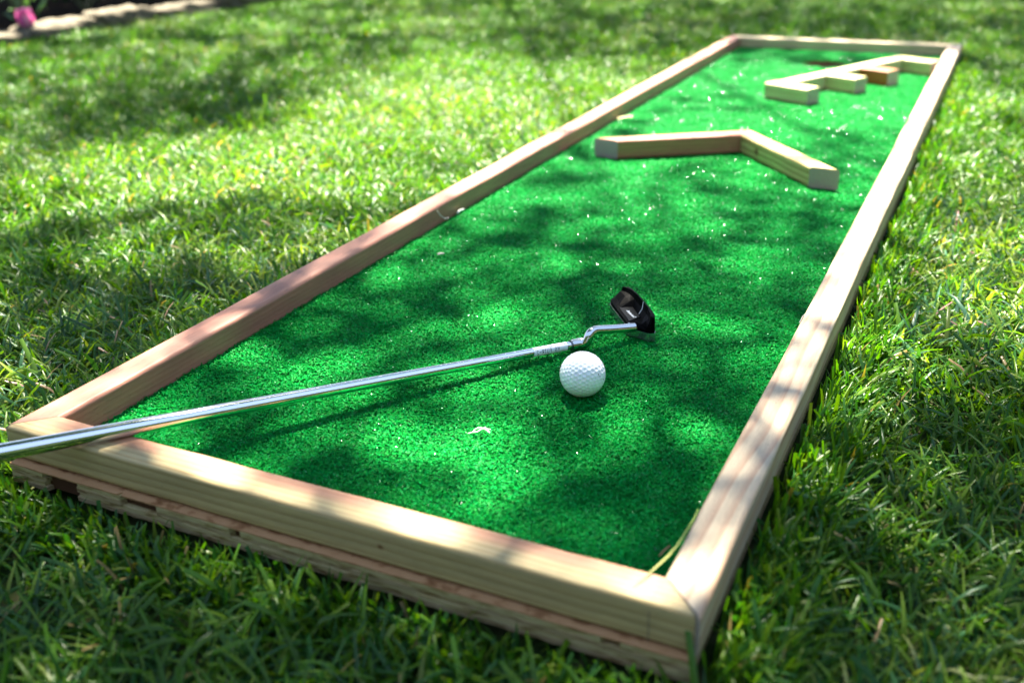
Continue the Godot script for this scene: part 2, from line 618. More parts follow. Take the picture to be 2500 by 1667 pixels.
	for kind in 4:
		var mb := Mb.new()
		for k in 520:
			var rr := 0.015 * sqrt(rng.randf())
			var an := rng.randf() * TAU
			var p := Vector3(rr * cos(an), 0, rr * sin(an))
			var hd := rng.randf() * TAU
			var fw := Vector3(cos(hd), 0, sin(hd))
			var sd := Vector3(-fw.z, 0, fw.x)
			var w := rng.randf_range(0.00035, 0.0006)
			var tint := rng.randf_range(0.7, 1.3)
			var col := Color(0.001 * tint, 0.19 * tint, 0.024 * tint)
			if rng.randf() < 0.25:
				col = Color(0.001, 0.23 * tint, 0.042 * tint)
			var ln := rng.randf_range(0.0012, 0.0026)
			var el := rng.randf_range(0.5, 1.5)
			for s in 3:
				var dr := (fw * cos(el) + Vector3.UP * sin(el)).normalized()
				var q := p + dr * ln
				var nn := sd.cross(dr).normalized()
				var ids := [mb.at(p - sd * w, nn, Vector2.ZERO, col), mb.at(p + sd * w, nn, Vector2.ZERO, col), mb.at(q + sd * w, nn, Vector2.ZERO, col), mb.at(q - sd * w, nn, Vector2.ZERO, col)]
				mb.i.append_array([ids[0], ids[2], ids[1], ids[0], ids[3], ids[2]])
				p = q
				hd += rng.randf_range(-1.6, 1.6)
				fw = Vector3(cos(hd), 0, sin(hd))
				sd = Vector3(-fw.z, 0, fw.x)
				el = rng.randf_range(-0.2, 1.25) if s == 0 else rng.randf_range(-1.0, 0.8)
		var spots := []
		var tints := []
		var cell := 0.0175
		var nx := int((W - 2 * T - 0.008) / cell)
		var nzz := int((L - 2 * T - 0.008) / cell)
		for ix in nx + 1:
			for iz in nzz + 1:
				if (ix * 7 + iz * 3 + (ix * iz) % 5) % 4 != kind:
					continue
				var x := T + 0.005 + ix * (W - 2 * T - 0.01) / nx + rng.randf_range(-0.004, 0.004)
				var z := -T - 0.005 - iz * (L - 2 * T - 0.01) / nzz + rng.randf_range(-0.004, 0.004)
				if Vector2(x, z).distance_to(HOLE) < 0.062:
					continue
				var s := rng.randf_range(0.95, 1.25)
				spots.append(Transform3D(Basis(Vector3.UP, rng.randf() * TAU).scaled(Vector3(s, rng.randf_range(0.85, 1.25), s)), Vector3(clampf(x, T + 0.004, W - T - 0.004), PLY + 0.0022, clampf(z, -L + T + 0.004, -T - 0.004))))
				var k := rng.randf_range(0.88, 1.12)
				tints.append(Color(k, k, k))
		scatter("turf_pile", mb.mesh(), fib, spots, tints, turf)
	# loose shiny facets that glitter in the sun
	var fl := Mb.new()
	fl.flat([Vector3(-0.0005, 0, -0.0004), Vector3(0.0005, 0, -0.0004), Vector3(0.0005, 0, 0.0004), Vector3(-0.0005, 0, 0.0004)], Color(0.002, 0.25, 0.06), [], Vector3.UP)
	var bits := []
	for k in 210000:
		var x := rng.randf_range(T + 0.002, W - T - 0.002)
		var z := rng.randf_range(-L + T + 0.002, -T - 0.002)
		if Vector2(x, z).distance_to(HOLE) < 0.056 or rng.randf() > 0.25 + 0.4 * smoothstep(-0.25, -0.9, z):
			continue
		var tilt := Basis(Vector3(cos(k * 2.4), 0, sin(k * 2.4)), rng.randf_range(0.0, 0.9))
		bits.append(Transform3D(tilt.scaled(Vector3.ONE * rng.randf_range(0.35, 0.95)), Vector3(x, rng.randf_range(0.0245, 0.0275), z)))
	scatter("turf_glitter", fl.mesh(), glint, bits, [], turf)


# ---------------------------------------------------------------- obstacles

func obstacles() -> void:
	var y0 := TURF - 0.0015
	var y1 := y0 + 0.0325
	var c := thing("chevron_obstacle", "bent wooden barrier of two battens, one pink and one yellow, on the turf", "obstacle", "wooden obstacles on the turf")
	var ai := Vector2(0.3275, -1.236)
	var ao := Vector2(0.334, -1.277)
	var pink := {"early": Color(0.76, 0.48, 0.37), "late": Color(0.66, 0.38, 0.29), "pith": Vector2(12, -40), "step": 7.0, "wobble": 0.8}
	var yel := {"early": Color(0.8, 0.71, 0.46), "late": Color(0.5, 0.38, 0.17), "pith": Vector2(50, 44), "step": 5.0, "wobble": 1.0, "knots": [[0.25, 0.12, 14.0, 5.0]]}
	part("batten", batten(ai, Vector2(0.1445, -1.1195), Vector2(0.099, -1.127), ao, y0, y1, 0.004, 8, 16), timber(512, 128, 0.22, 51, pink), c, "pinkish batten of the bent barrier")
	part("batten", batten(ai + Vector2(0.0004, 0), Vector2(0.4753, -1.0635), Vector2(0.5205, -1.059), ao + Vector2(0.0004, 0), y0, y1, 0.004, 9, 16), timber(512, 128, 0.22, 53, yel), c, "yellowish batten of the bent barrier with dark streaks")

	var d := thing("comb_obstacle", "comb shaped wooden barrier with four square teeth in front of the hole", "obstacle", "wooden obstacles on the turf")
	var u := Vector2(0.433, -0.901)
	var v := Vector2(0.901, 0.433)
	var sp := {"early": Color(0.85, 0.78, 0.62), "late": Color(0.74, 0.63, 0.45), "pith": Vector2(40, 60), "step": 6.0, "wobble": 0.6}
	var tooth := {"early": Color(0.80, 0.76, 0.52), "late": Color(0.7, 0.62, 0.38), "pith": Vector2(60, 20), "step": 5.0, "wobble": 0.5}
	var brown := {"early": Color(0.62, 0.36, 0.14), "late": Color(0.5, 0.27, 0.09), "pith": Vector2(60, 20), "step": 5.0, "wobble": 0.5}
	var wd := 0.044
	var tb := -0.511
	var ti := -0.476
	var te := -0.402
	var fronts := [1.662, 1.832, 1.957, 2.134]
	var s0: float = fronts[0] + wd
	var s1: float = fronts[3] + 0.0005
	part("spine", batten(u * s0 + v * ti, u * s1 + v * ti, u * (s1 + 0.036) + v * tb, u * s0 + v * tb, y0, y1, 0.0035, 10, 12), timber(512, 96, 0.44, 57, sp), d)
	var tm := timber(256, 96, 0.1, 59, tooth)
	var bm := timber(256, 96, 0.1, 63, brown)
	for k in 4:
		var f: float = fronts[k]
		var t0 := ti + 0.0006
		var mesh: ArrayMesh
		if k == 0:
			mesh = batten(u * f + v * tb, u * f + v * te, u * (f + wd) + v * te, u * (f + wd - 0.0006) + v * tb, y0, y1 + 0.0006, 0.0035, 20 + k, 6)
		elif k == 3:
			mesh = batten(u * f + v * t0, u * f + v * te, u * (f + wd) + v * te, u * (f + wd) + v * (tb + 0.0006), y0, y1 - 0.0005, 0.0035, 20 + k, 6)
		else:
			mesh = batten(u * f + v * t0, u * f + v * te, u * (f + wd) + v * te, u * (f + wd) + v * t0, y0, y1 + 0.0003 * k, 0.0035, 20 + k, 6)
		part("tooth", mesh, bm if k == 2 else tm, d, "orange brown stained tooth" if k == 2 else "")


# ---------------------------------------------------------------- putter

const GLYPHS := {"K": [17, 18, 20, 24, 20, 18, 17], "G": [14, 17, 16, 23, 17, 17, 14], "P": [30, 17, 17, 30, 16, 16, 16], "U": [17, 17, 17, 17, 17, 17, 14], "T": [31, 4, 4, 4, 4, 4, 4], "R": [30, 17, 17, 30, 20, 18, 17], "-": [0, 0, 0, 31, 0, 0, 0], "2": [14, 17, 1, 2, 4, 8, 31], "0": [14, 17, 19, 21, 25, 17, 14], "4": [2, 6, 10, 18, 31, 2, 2], "6": [6, 8, 16, 30, 17, 17, 14], "1": [4, 12, 4, 4, 4, 4, 14], "3": [31, 2, 4, 2, 1, 17, 14], "H": [17, 17, 17, 31, 17, 17, 17], "C": [14, 17, 16, 16, 16, 17, 14], "D": [30, 17, 17, 17, 17, 17, 30], " ": [0, 0, 0, 0, 0, 0, 0]}

func write(im: Image, text: String, x: int, y: int, sx: int, sy: int, ink: Color, gap := 1) -> void:
	for ch in text:
		var rows: Array = GLYPHS[ch]
		for r in 7:
			for k in 5:
				if int(rows[r]) >> (4 - k) & 1:
					im.fill_rect(Rect2i(x + k * sx, y + r * sy, sx, sy), ink)
		x += (5 + gap) * sx


func putter() -> void:
	var t := thing("putter", "chrome shafted putter with a black mallet head lying across the near rail beside the ball", "putter")
	var chrome := mat("chrome", Color(0.93, 0.93, 0.94), 0.06, 1.0)
	var satin := mat("satin steel", Color(0.8, 0.8, 0.79), 0.13, 1.0)
	var a := Vector3(0.36817, TOP - 0.0190, -0.37639)
	var b := Vector3(0.1073, TOP + 0.0066, -0.02517)
	var dir := (b - a).normalized()
	var mb := Mb.new()
	var path := []
	var radii := []
	for k in 9:
		path.append(a + dir * (-0.004 + 0.6 * k / 8.0))
		radii.append(minf(0.0042 + 0.0024 * (0.6 * k / 8.0) / 0.43, 0.0072))
	mb.tube(path, radii, 40)
	part("shaft", mb.mesh(), chrome, t)
	var gr := Mb.new()
	gr.tube([a + dir * 0.59, a + dir * 0.6, a + dir * 0.7, a + dir * 0.82, a + dir * 0.83], [0.009, 0.0105, 0.0115, 0.0125, 0.010], 24)
	part("grip", gr.mesh(), mat("rubber", Color(0.05, 0.05, 0.05), 0.8), t)

	# paper label wrapped round the shaft, upside down from here
	var im := Image.create(640, 400, false, Image.FORMAT_RGB8)
	im.fill(Color(0.9, 0.92, 0.93))
	var ink := Color(0.06, 0.07, 0.1)
	write(im, "KG PUTR-2", 165, 262, 7, 10, ink, 2)
	write(im, "0042602213", 215, 212, 3, 5, Color(0.2, 0.22, 0.26))
	var bx := 150
	while bx < 470:
		var bw := rng.randi_range(3, 11)
		im.fill_rect(Rect2i(bx, 70, bw, 110), ink)
		bx += bw + rng.randi_range(4, 12)
	im.fill_rect(Rect2i(505, 206, 60, 6), Color(0.4, 0.45, 0.5))
	# the size printed crosswise at the head end
	var small := Image.create(120, 60, false, Image.FORMAT_RGB8)
	small.fill(Color(0.9, 0.92, 0.93))
	write(small, "G RH", 2, 6, 5, 6, ink, 1)
	small.rotate_90(COUNTERCLOCKWISE)
	im.blit_rect(small, Rect2i(0, 0, small.get_width(), small.get_height()), Vector2i(20, 118))
	var lm := mat("label paper", Color.WHITE, 0.85, 0.0, 0.2)
	lm.albedo_texture = ImageTexture.create_from_image(im)
	var lb := Mb.new()
	var l0 := 0.0085
	var l1 := 0.0475
	var side := dir.cross(Vector3.UP).normalized()
	var up := side.cross(dir).normalized()
	var rows := []
	for s in 2:
		var row := []
		var c := a + dir * (l1 if s else l0)
		var r := 0.00425 + 0.0024 * (l1 if s else l0) / 0.43 + 0.00018
		for k in 41:
			var an := deg_to_rad(lerpf(-75.0, 255.0, k / 40.0))
			var o := side * cos(an) + up * sin(an)
			row.append(lb.at(c + o * r, o, Vector2(s, k / 40.0)))
		rows.append(row)
	for k in 40:
		lb.quad(rows[0][k], rows[1][k], rows[1][k + 1], rows[0][k + 1])
	part("label_sticker", lb.mesh(), lm, t, "white barcode sticker wrapped round the shaft")

	# the bent neck
	var neck := Mb.new()
	var p := []
	var r := []
	var ctl := [a + dir * 0.003, a - dir * 0.001, Vector3(0.3747, TOP - 0.0188, -0.3835), Vector3(0.3790, TOP - 0.0180, -0.3843), Vector3(0.3806, TOP - 0.0138, -0.3858), Vector3(0.3819, TOP - 0.0092, -0.3880), Vector3(0.3838, TOP - 0.0076, -0.3942), Vector3(0.3885, TOP - 0.0085, -0.4003), Vector3(0.3995, TOP - 0.0106, -0.4121), Vector3(0.4105, TOP - 0.0128, -0.4252), Vector3(0.4150, TOP - 0.0136, -0.4305)]
	var rad := [0.0054, 0.0058, 0.0060, 0.0058, 0.0052, 0.0048, 0.0047, 0.0047, 0.0046, 0.0047, 0.0048]
	for k in ctl.size() - 1:
		for s in 6:
			var f := s / 6.0
			p.append(ctl[k].cubic_interpolate(ctl[k + 1], ctl[maxi(k - 1, 0)], ctl[mini(k + 2, ctl.size() - 1)], f))
			r.append(lerpf(rad[k], rad[k + 1], f))
	p.append(ctl[-1])
	r.append(rad[-1])
	for pass_ in 10:
		var was := p.duplicate()
		for k in range(3, p.size() - 1):
			p[k] = (was[k - 1] + was[k] * 2.0 + was[k + 1]) / 4.0
	neck.tube(p, r, 28)
	var hosel := part("hosel", neck.mesh(), satin, t)
	var band := Mb.new()
	band.tube([a + dir * 0.0032, a + dir * 0.0022], [0.0057, 0.0057], 28)
	part("ferrule_ring", band.mesh(), mat("dark ring", Color(0.4, 0.42, 0.44), 0.35, 1.0), hosel)

	# the head lies face down: a steel face plate below, the black body with its raised flange above
	var o := Vector3(0.40628, TURF, -0.43394)
	var tv := Vector3(-0.598, 0, -0.8015)
	var sv := Vector3(0.8015, 0, -0.598)
	var mm := 0.001
	var at := func(q: Array, tt: float) -> Vector3: return o + tv * tt * 0.822 * mm + sv * q[0] * 0.839 * mm + Vector3.UP * q[1] * 0.98 * mm
	# stations along the head: [t, [s, h] ...] from the crown edge to the sole
	var st := [
		[-26.0, [[20.5, 6.5], [20.7, 8.0], [21.2, 13], [21.8, 19], [22.6, 25], [23.2, 27.0], [26.0, 26.6], [26.8, 6.5]]],
		[-22.0, [[16.5, 6.5], [16.8, 11.5], [18.2, 15], [20.0, 18.5], [22.0, 24], [22.8, 27.4], [28.0, 27.2], [29.0, 6.5]]],
		[-12.0, [[9.0, 6.5], [9.2, 12.5], [14.0, 15.5], [20.0, 18.8], [23.8, 22.0], [24.8, 27.4], [29.4, 27.2], [30.3, 6.5]]],
		[-1.0, [[0.4, 6.5], [0.7, 13.0], [9.0, 15.2], [20.0, 17.5], [25.5, 20.5], [26.4, 27.4], [30.0, 27.2], [31.0, 6.5]]],
		[5.0, [[0.0, 6.5], [0.3, 13.2], [3.0, 13.6], [21.6, 13.4], [26.4, 20.0], [27.8, 27.4], [30.2, 27.2], [31.2, 6.5]]],
		[20.0, [[0.0, 6.5], [0.3, 13.2], [3.0, 13.6], [21.8, 13.2], [26.8, 19.6], [28.0, 27.4], [30.2, 27.2], [31.2, 6.5]]],
		[48.0, [[0.0, 6.5], [0.3, 13.2], [3.0, 13.6], [22.0, 13.2], [26.8, 19.8], [28.0, 27.4], [30.0, 27.2], [31.0, 6.5]]],
		[56.0, [[0.0, 6.5], [0.3, 13.2], [5.0, 14.6], [20.0, 18.6], [26.0, 20.6], [27.4, 27.4], [29.6, 27.2], [30.6, 6.5]]],
		[68.0, [[0.0, 6.5], [0.3, 13.2], [8.0, 16.4], [17.0, 21.2], [24.0, 22.4], [26.2, 27.4], [28.6, 27.2], [29.6, 6.5]]],
		[79.0, [[0.2, 6.5], [0.6, 13.2], [7.0, 16.6], [15.5, 21.8], [20.0, 22.8], [22.0, 27.4], [26.4, 27.2], [27.4, 6.5]]],
		[84.0, [[2.0, 6.5], [2.4, 12.8], [7.0, 16.0], [14.0, 21.2], [17.0, 22.6], [18.2, 26.9], [22.6, 26.6], [23.6, 6.5]]],
	]
	var body := Mb.new()
	for k in st.size() - 1:
		for j in 7:
			var p0: Vector3 = at.call(st[k][1][j], st[k][0])
			var p1: Vector3 = at.call(st[k + 1][1][j], st[k + 1][0])
			var p2: Vector3 = at.call(st[k + 1][1][j + 1], st[k + 1][0])
			var p3: Vector3 = at.call(st[k][1][j + 1], st[k][0])
			var out := sv if j == 6 else (-sv + Vector3.UP * 1.2 if j else -sv)
			body.flat([p0, p1, p2], Color.WHITE, [], out)
			body.flat([p0, p2, p3], Color.WHITE, [], out)
	for k in [0, st.size() - 1]:
		var ring := []
		for q in st[k][1]:
			ring.append(at.call(q, st[k][0]))
		var mid: Vector3 = at.call([(st[k][1][0][0] + st[k][1][7][0]) / 2, 11.0], st[k][0])
		for j in 8:
			body.flat([mid, ring[j], ring[(j + 1) % 8]], Color.WHITE, [], tv * (-1.0 if k == 0 else 1.0))
	var black := mat("black paint", Color(0.012, 0.012, 0.014), 0.5, 0.0, 0.12)
	var head := part("head", body.mesh(), black, t, "black mallet head with a cavity in its back")
	var face := Mb.new()
	for k in st.size() - 1:
		var c0: Array = st[k][1]
		var c1: Array = st[k + 1][1]
		for e in 2:
			var s0: float = c0[7][0] + 0.35 if e else c0[0][0] - 0.35
			var s1: float = c1[7][0] + 0.35 if e else c1[0][0] - 0.35
			var q := [at.call([s0, 0.0], st[k][0]), at.call([s1, 0.0], st[k + 1][0]), at.call([s1, 9.0], st[k + 1][0]), at.call([s0, 9.0], st[k][0])]
			var nm := sv if e else -sv
			face.flat(q, Color.WHITE, [], nm)
			var inner := -0.8 if e else 0.8
			face.flat([q[3], q[2], at.call([s1 + inner, 9.1], st[k + 1][0]), at.call([s0 + inner, 9.1], st[k][0])], Color.WHITE, [], Vector3.UP)
		face.flat([at.call([c0[0][0], 0.2], st[k][0]), at.call([c1[0][0], 0.2], st[k + 1][0]), at.call([c1[7][0], 0.2], st[k + 1][0]), at.call([c0[7][0], 0.2], st[k][0])], Color.WHITE, [], Vector3.DOWN)
	for k in [0, st.size() - 1]:
		var c0: Array = st[k][1]
		var tt: float = st[k][0] + (-0.35 if k == 0 else 0.35)
		face.flat([at.call([c0[0][0] - 0.35, 0.0], tt), at.call([c0[7][0] + 0.35, 0.0], tt), at.call([c0[7][0] + 0.35, 9.0], tt), at.call([c0[0][0] - 0.35, 9.0], tt)], Color.WHITE, [], tv * (-1.0 if k == 0 else 1.0))
	part("face_plate", face.mesh(), mat("face steel", Color(0.6, 0.64, 0.64), 0.25, 0.92), head, "polished steel face under the black head")
	# raised badge with white script
	var badge := Mb.new()
	var bq := [at.call([3.4, 13.75], 4.5), at.call([20.6, 13.6], 14.5), at.call([21.2, 13.55], 47.5), at.call([4.4, 13.8], 51.0)]
	var bt := []
	for q in bq:
		bt.append(q + Vector3.UP * 0.0006)
	badge.flat(bt, Color.WHITE, [], Vector3.UP)
	for k in 4:
		var m0: Vector3 = (bq[0] + bq[2]) / 2
		badge.flat([bq[k], bq[(k + 1) % 4], bt[(k + 1) % 4], bt[k]], Color.WHITE, [], (bq[k] + bq[(k + 1) % 4]) / 2 - m0)
	part("badge", badge.mesh(), mat("badge", Color(0.05, 0.055, 0.065), 0.5, 0.0, 0.3), head)
	var script := Mb.new()
	for k in 7:
		var t0 := 14.0 + k * 3.5
		var hgt: float = [4.6, 2.7, 3.1, 2.6, 3.2, 2.8, 4.4][k]
		for q in [[0.0, 0.0, 0.9, hgt], [1.3, 0.2, 2.1, hgt * 0.9], [0.0, 0.0, 3.0, 0.7], [0.2, hgt - 0.9, 2.4, hgt - 0.2]]:
			var s0 := 9.0 + (7 - k) * 0.35
			script.flat([at.call([s0 + q[1], 14.45], t0 + q[0]), at.call([s0 + q[1], 14.45], t0 + q[2]), at.call([s0 + q[3], 14.45], t0 + q[2] - 0.4), at.call([s0 + q[3], 14.45], t0 + q[0] - 0.4)], Color.WHITE, [], Vector3.UP)
			for e in [script.v.size() - 4]:
				for j in 4:
					script.v[e + j].y += (k * 4 + int(q[0])) * 0.000004
	part("lettering", script.mesh(), mat("white paint", Color(0.9, 0.92, 0.93), 0.5), head, "white brush lettering on the badge")
	# the white aiming line up the inside of the flange
	var line := Mb.new()
	line.tube([at.call([22.2, 13.9], 24.0), at.call([26.7, 19.9], 24.4), at.call([27.9, 27.5], 24.8)], [0.00038, 0.00038, 0.00038], 6)
	part("aiming_line", line.mesh(), mat("white line", Color(0.92, 0.93, 0.93), 0.5), head)
	var screw := Mb.new()
	var sc: Vector3 = at.call([1.6, 13.3], -0.5)
	screw.tube([sc, sc + Vector3.UP * 0.0006], [0.0011, 0.0009], 10)
	part("screw", screw.mesh(), satin, head)


# ---------------------------------------------------------------- ball

func ball() -> void:
	var t := thing("golf_ball", "white dimpled golf ball resting on the turf by the putter shaft", "golf ball")
	var c := Vector3(0.41186, TURF + 0.0193, -0.29356)
	t.position = c
	var rad := 0.02135
	var phi := (1.0 + sqrt(5.0)) / 2.0
	var iv := []
	for q in [[-1, phi, 0], [1, phi, 0], [-1, -phi, 0], [1, -phi, 0], [0, -1, phi], [0, 1, phi], [0, -1, -phi], [0, 1, -phi], [phi, 0, -1], [phi, 0, 1], [-phi, 0, -1], [-phi, 0, 1]]:
		iv.append(Vector3(q[0], q[1], q[2]).normalized())
	var fs := [[0, 11, 5], [0, 5, 1], [0, 1, 7], [0, 7, 10], [0, 10, 11], [1, 5, 9], [5, 11, 4], [11, 10, 2], [10, 7, 6], [7, 1, 8], [3, 9, 4], [3, 4, 2], [3, 2, 6], [3, 6, 8], [3, 8, 9], [4, 9, 5], [2, 4, 11], [6, 2, 10], [8, 6, 7], [9, 8, 1]]
	var coarse := 6
	var fine := 60
	var turn := Basis.from_euler(Vector3(0.5, 0.9, 0.35))
	var st := SurfaceTool.new()
	st.begin(Mesh.PRIMITIVE_TRIANGLES)
	st.set_smooth_group(0)
	for f in fs:
		var a: Vector3 = iv[f[0]]
		var b: Vector3 = iv[f[1]]
		var d: Vector3 = iv[f[2]]
		var grid := {}
		for i in fine + 1:
			for j in fine + 1 - i:
				var p := (a * (fine - i - j) + b * i + d * j).normalized()
				var fi := float(i) * coarse / fine
				var fj := float(j) * coarse / fine
				var i0 := mini(int(fi), coarse - 1)
				var j0 := mini(int(fj), coarse - 1)
				var near := 10.0
				for q in [[i0, j0], [i0 + 1, j0], [i0, j0 + 1], [i0 + 1, j0 + 1]]:
					if q[0] + q[1] <= coarse:
						var g: Vector3 = (a * (coarse - q[0] - q[1]) + b * q[0] + d * q[1]).normalized()
						near = minf(near, g.angle_to(p))
				var x := near * rad / 0.00192
				var depth := 0.0004 * (1.0 - x * x) if x < 1.0 else 0.0
				if x < 1.0 and x > 0.86:
					depth *= 0.8
				grid[Vector2i(i, j)] = turn * p * (rad - depth)
		for i in fine:
			for j in fine - i:
				st.add_vertex(grid[Vector2i(i, j)]); st.add_vertex(grid[Vector2i(i, j + 1)]); st.add_vertex(grid[Vector2i(i + 1, j)])
				if i + j < fine - 1:
					st.add_vertex(grid[Vector2i(i + 1, j)]); st.add_vertex(grid[Vector2i(i, j + 1)]); st.add_vertex(grid[Vector2i(i + 1, j + 1)])
	st.generate_normals()
	var white := mat("ball cover", Color(0.92, 0.93, 0.94), 0.28, 0.0, 0.5)
	white.clearcoat_enabled = true
	white.clearcoat = 0.5
	white.clearcoat_roughness = 0.12
	part("cover", st.commit(), white, t)
	# tiny printed dots
	var b := Basis.from_euler(LOOK * PI / 180.0, EULER_ORDER_YXZ)
	for q in [[0.63, 0.02, 0.0007], [0.70, -0.07, 0.0005], [0.83, 0.30, 0.0005], [0.86, -0.2, 0.0004]]:
		var n: Vector3 = (b * Vector3(q[0], q[1], sqrt(maxf(0.02, 1.0 - q[0] * q[0] - q[1] * q[1])))).normalized()
		var mb := Mb.new()
		mb.tube([n * (rad - 0.0004), n * (rad + 0.00012)], [q[2], q[2] * 0.9], 10)
		part("printed_dot", mb.mesh(), mat("ball print", Color(0.08, 0.08, 0.1), 0.5), t)


# ---------------------------------------------------------------- lawn edge and flower bed

func lump(size: Vector3, seed_: int, rough: float) -> ArrayMesh:
	# a weathered stone with its base at y = 0
	var st := SurfaceTool.new()
	st.begin(Mesh.PRIMITIVE_TRIANGLES)
	st.set_smooth_group(0)
	var nz := noise(seed_, 1.0, 4)
	var n := 20
	var shell := func(i: int, j: int) -> Vector3:
		var la := PI * (float(j) / n - 0.5)
		var lo := TAU * i / (2.0 * n)
		var p := Vector3(cos(la) * cos(lo), sin(la), cos(la) * sin(lo))
		var k := pow(pow(absf(p.x), 5.0) + pow(absf(p.y), 5.0) + pow(absf(p.z), 5.0), -0.2)
		p *= k
		p += p.normalized() * nz.get_noise_3dv(p * 1.6) * rough
		return Vector3(p.x * size.x / 2, maxf((p.y + 1.0) * size.y / 2, 0.0), p.z * size.z / 2)
	for i in 2 * n:
		for j in n:
			var q := [shell.call(i, j), shell.call((i + 1) % (2 * n), j), shell.call((i + 1) % (2 * n), j + 1), shell.call(i, j + 1)]
			for k in [0, 1, 2, 0, 2, 3]:
				st.add_vertex(q[k])
	st.generate_normals()
	return st.commit()


func edging() -> void:
	var t := thing("stone_edging", "row of rough beige edging stones between the lawn and the dark flower bed", "garden edging")
	var nt := NoiseTexture2D.new()
	nt.width = 256
	nt.height = 256
	nt.seamless = true
	nt.noise = noise(15, 0.02, 5)
	var ramp := Gradient.new()
	ramp.offsets = PackedFloat32Array([0.0, 0.35, 0.6, 1.0])
	ramp.colors = PackedColorArray([lin(0.03, 0.028, 0.018), lin(0.08, 0.068, 0.045), lin(0.13, 0.11, 0.075), lin(0.18, 0.155, 0.11)])
	nt.color_ramp = ramp
	var m := mat("edging stone", Color.WHITE, 0.9, 0.0, 0.3)
	m.albedo_texture = nt
	m.uv1_triplanar = true
	m.uv1_scale = Vector3(6, 6, 6)
	var z := -0.9
	var k := 0
	while z > -5.2:
		var ln := rng.randf_range(0.26, 0.42)
		var s := part("stone", lump(Vector3(rng.randf_range(0.11, 0.15), rng.randf_range(0.075, 0.095), ln * 1.02), 100 + k, 0.3), m, t)
		var zz := z - ln / 2
		var x := -2.29 + 0.06 * smoothstep(-2.2, -3.4, zz)
		s.position = Vector3(x + rng.randf_range(-0.012, 0.012), -0.028, zz)
		s.rotation = Vector3(rng.randf_range(-0.03, 0.03), rng.randf_range(-0.08, 0.08), rng.randf_range(-0.05, 0.05))
		z -= ln
		k += 1
	# the pink flower resting on the stones
	var fl := thing("pink_flower", "bright pink flower head resting on the beige edging stones", "flower")
	fl.position = Vector3(-2.298, 0.05, -2.002)
	fl.scale = Vector3.ONE * 1.5
	var pet := mat("petal", lin(0.78, 0.2, 0.55), 0.6, 0.0, 0.3)
	pet.backlight_enabled = true
	pet.backlight = Color(0.8, 0.4, 0.6)
	var pale := mat("pale petal", lin(0.8, 0.5, 0.66), 0.6, 0.0, 0.3)
	pale.backlight_enabled = true
	pale.backlight = Color(0.8, 0.5, 0.7)
	for j in 16:
		var mb := Mb.new()
		var outer := j >= 7
		var grid := []
		var tilt := 0.95 if outer else 0.35
		for a in 7:
			var row := []
			for b in 6:
				var u := a / 6.0 * 2.0 - 1.0
				var v := b / 5.0
				var wd := (0.019 if outer else 0.014) * sin(PI * (0.15 + 0.75 * v))
				var le := (0.042 if outer else 0.03) * v
				var bend := tilt - 0.5 * v
				var p := Vector3(u * wd, le * cos(bend), le * sin(bend) - (u * u) * 0.006)
				row.append(mb.at(p, Vector3(-u * 0.5, 0.4, -0.8).normalized()))
			grid.append(row)
		for a in 6:
			for b in 5:
				mb.quad(grid[a][b], grid[a + 1][b], grid[a + 1][b + 1], grid[a][b + 1])
		var o := part("petal", mb.mesh(), pale if j % 3 == 0 else pet, fl)
		o.rotation = Vector3(rng.randf_range(-0.15, 0.15), TAU * j / (9.0 if outer else 7.0) + rng.randf_range(-0.2, 0.2), 0)
	var leaf := mat("bed leaf", Color.WHITE, 0.6, 0.0, 0.15)
	leaf.vertex_color_use_as_albedo = true
	leaf.backlight_enabled = true
	leaf.backlight = Color(0.5, 0.6, 0.3)
	# low leafy plants in the bed
	var looks := ["pale green leafy plant just behind the pink flower", "dark low leafy plant behind the stones, nearest the frame edge", "dark bushy plant behind the middle of the stone row", "light green plant at the far end of the stone row", "dark spreading plant deep in the flower bed", "tall dark plant at the back of the flower bed", "dark plant between the bushy plant and the light green one"]
	var at := [Vector3(-2.47, 0.01, -2.12), Vector3(-2.75, 0.01, -1.75), Vector3(-2.72, 0.01, -2.65), Vector3(-2.58, 0.01, -3.45), Vector3(-3.3, 0.01, -2.3), Vector3(-3.4, 0.01, -3.1), Vector3(-2.8, 0.01, -3.1)]
	for k2 in at.size():
		var pl := thing("bed_plant", looks[k2], "plant", "plants in the flower bed")
		pl.position = at[k2]
		var light: bool = k2 == 0 or k2 == 3
		var mb := Mb.new()
		var count := 26 if k2 == 0 else 80
		var spread := 0.07 if k2 == 0 else 0.24
		for j in count:
			var hd := rng.randf() * TAU
			var rr := spread * sqrt(rng.randf())
			var base := Vector3(cos(hd) * rr, rng.randf_range(0.03, 0.2 if k2 != 0 else 0.15), sin(hd) * rr)
			var kk := rng.randf_range(0.6, 1.2)
			var col := Color(0.14 * kk, 0.24 * kk, 0.1 * kk) if light else Color(0.016 * kk, 0.04 * kk, 0.008 * kk)
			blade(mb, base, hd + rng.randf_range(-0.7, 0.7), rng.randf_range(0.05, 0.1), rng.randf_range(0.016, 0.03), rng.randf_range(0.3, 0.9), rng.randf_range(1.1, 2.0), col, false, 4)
		var fo := part("foliage", mb.mesh(), leaf, pl)
		fo.set_meta("kind", "stuff")
		var sb := Mb.new()
		for j in 6:
			var hd := TAU * j / 6
			var tip := Vector3(cos(hd) * spread * 0.7, 0.16, sin(hd) * spread * 0.7)
			sb.tube([Vector3.ZERO, tip * 0.5 + Vector3(0, 0.03, 0), tip], [0.004, 0.003, 0.0015], 6)
		part("stem", sb.mesh(), mat("stem", lin(0.06, 0.07, 0.02), 0.7), pl).set_meta("kind", "stuff")


# ---------------------------------------------------------------- lawn

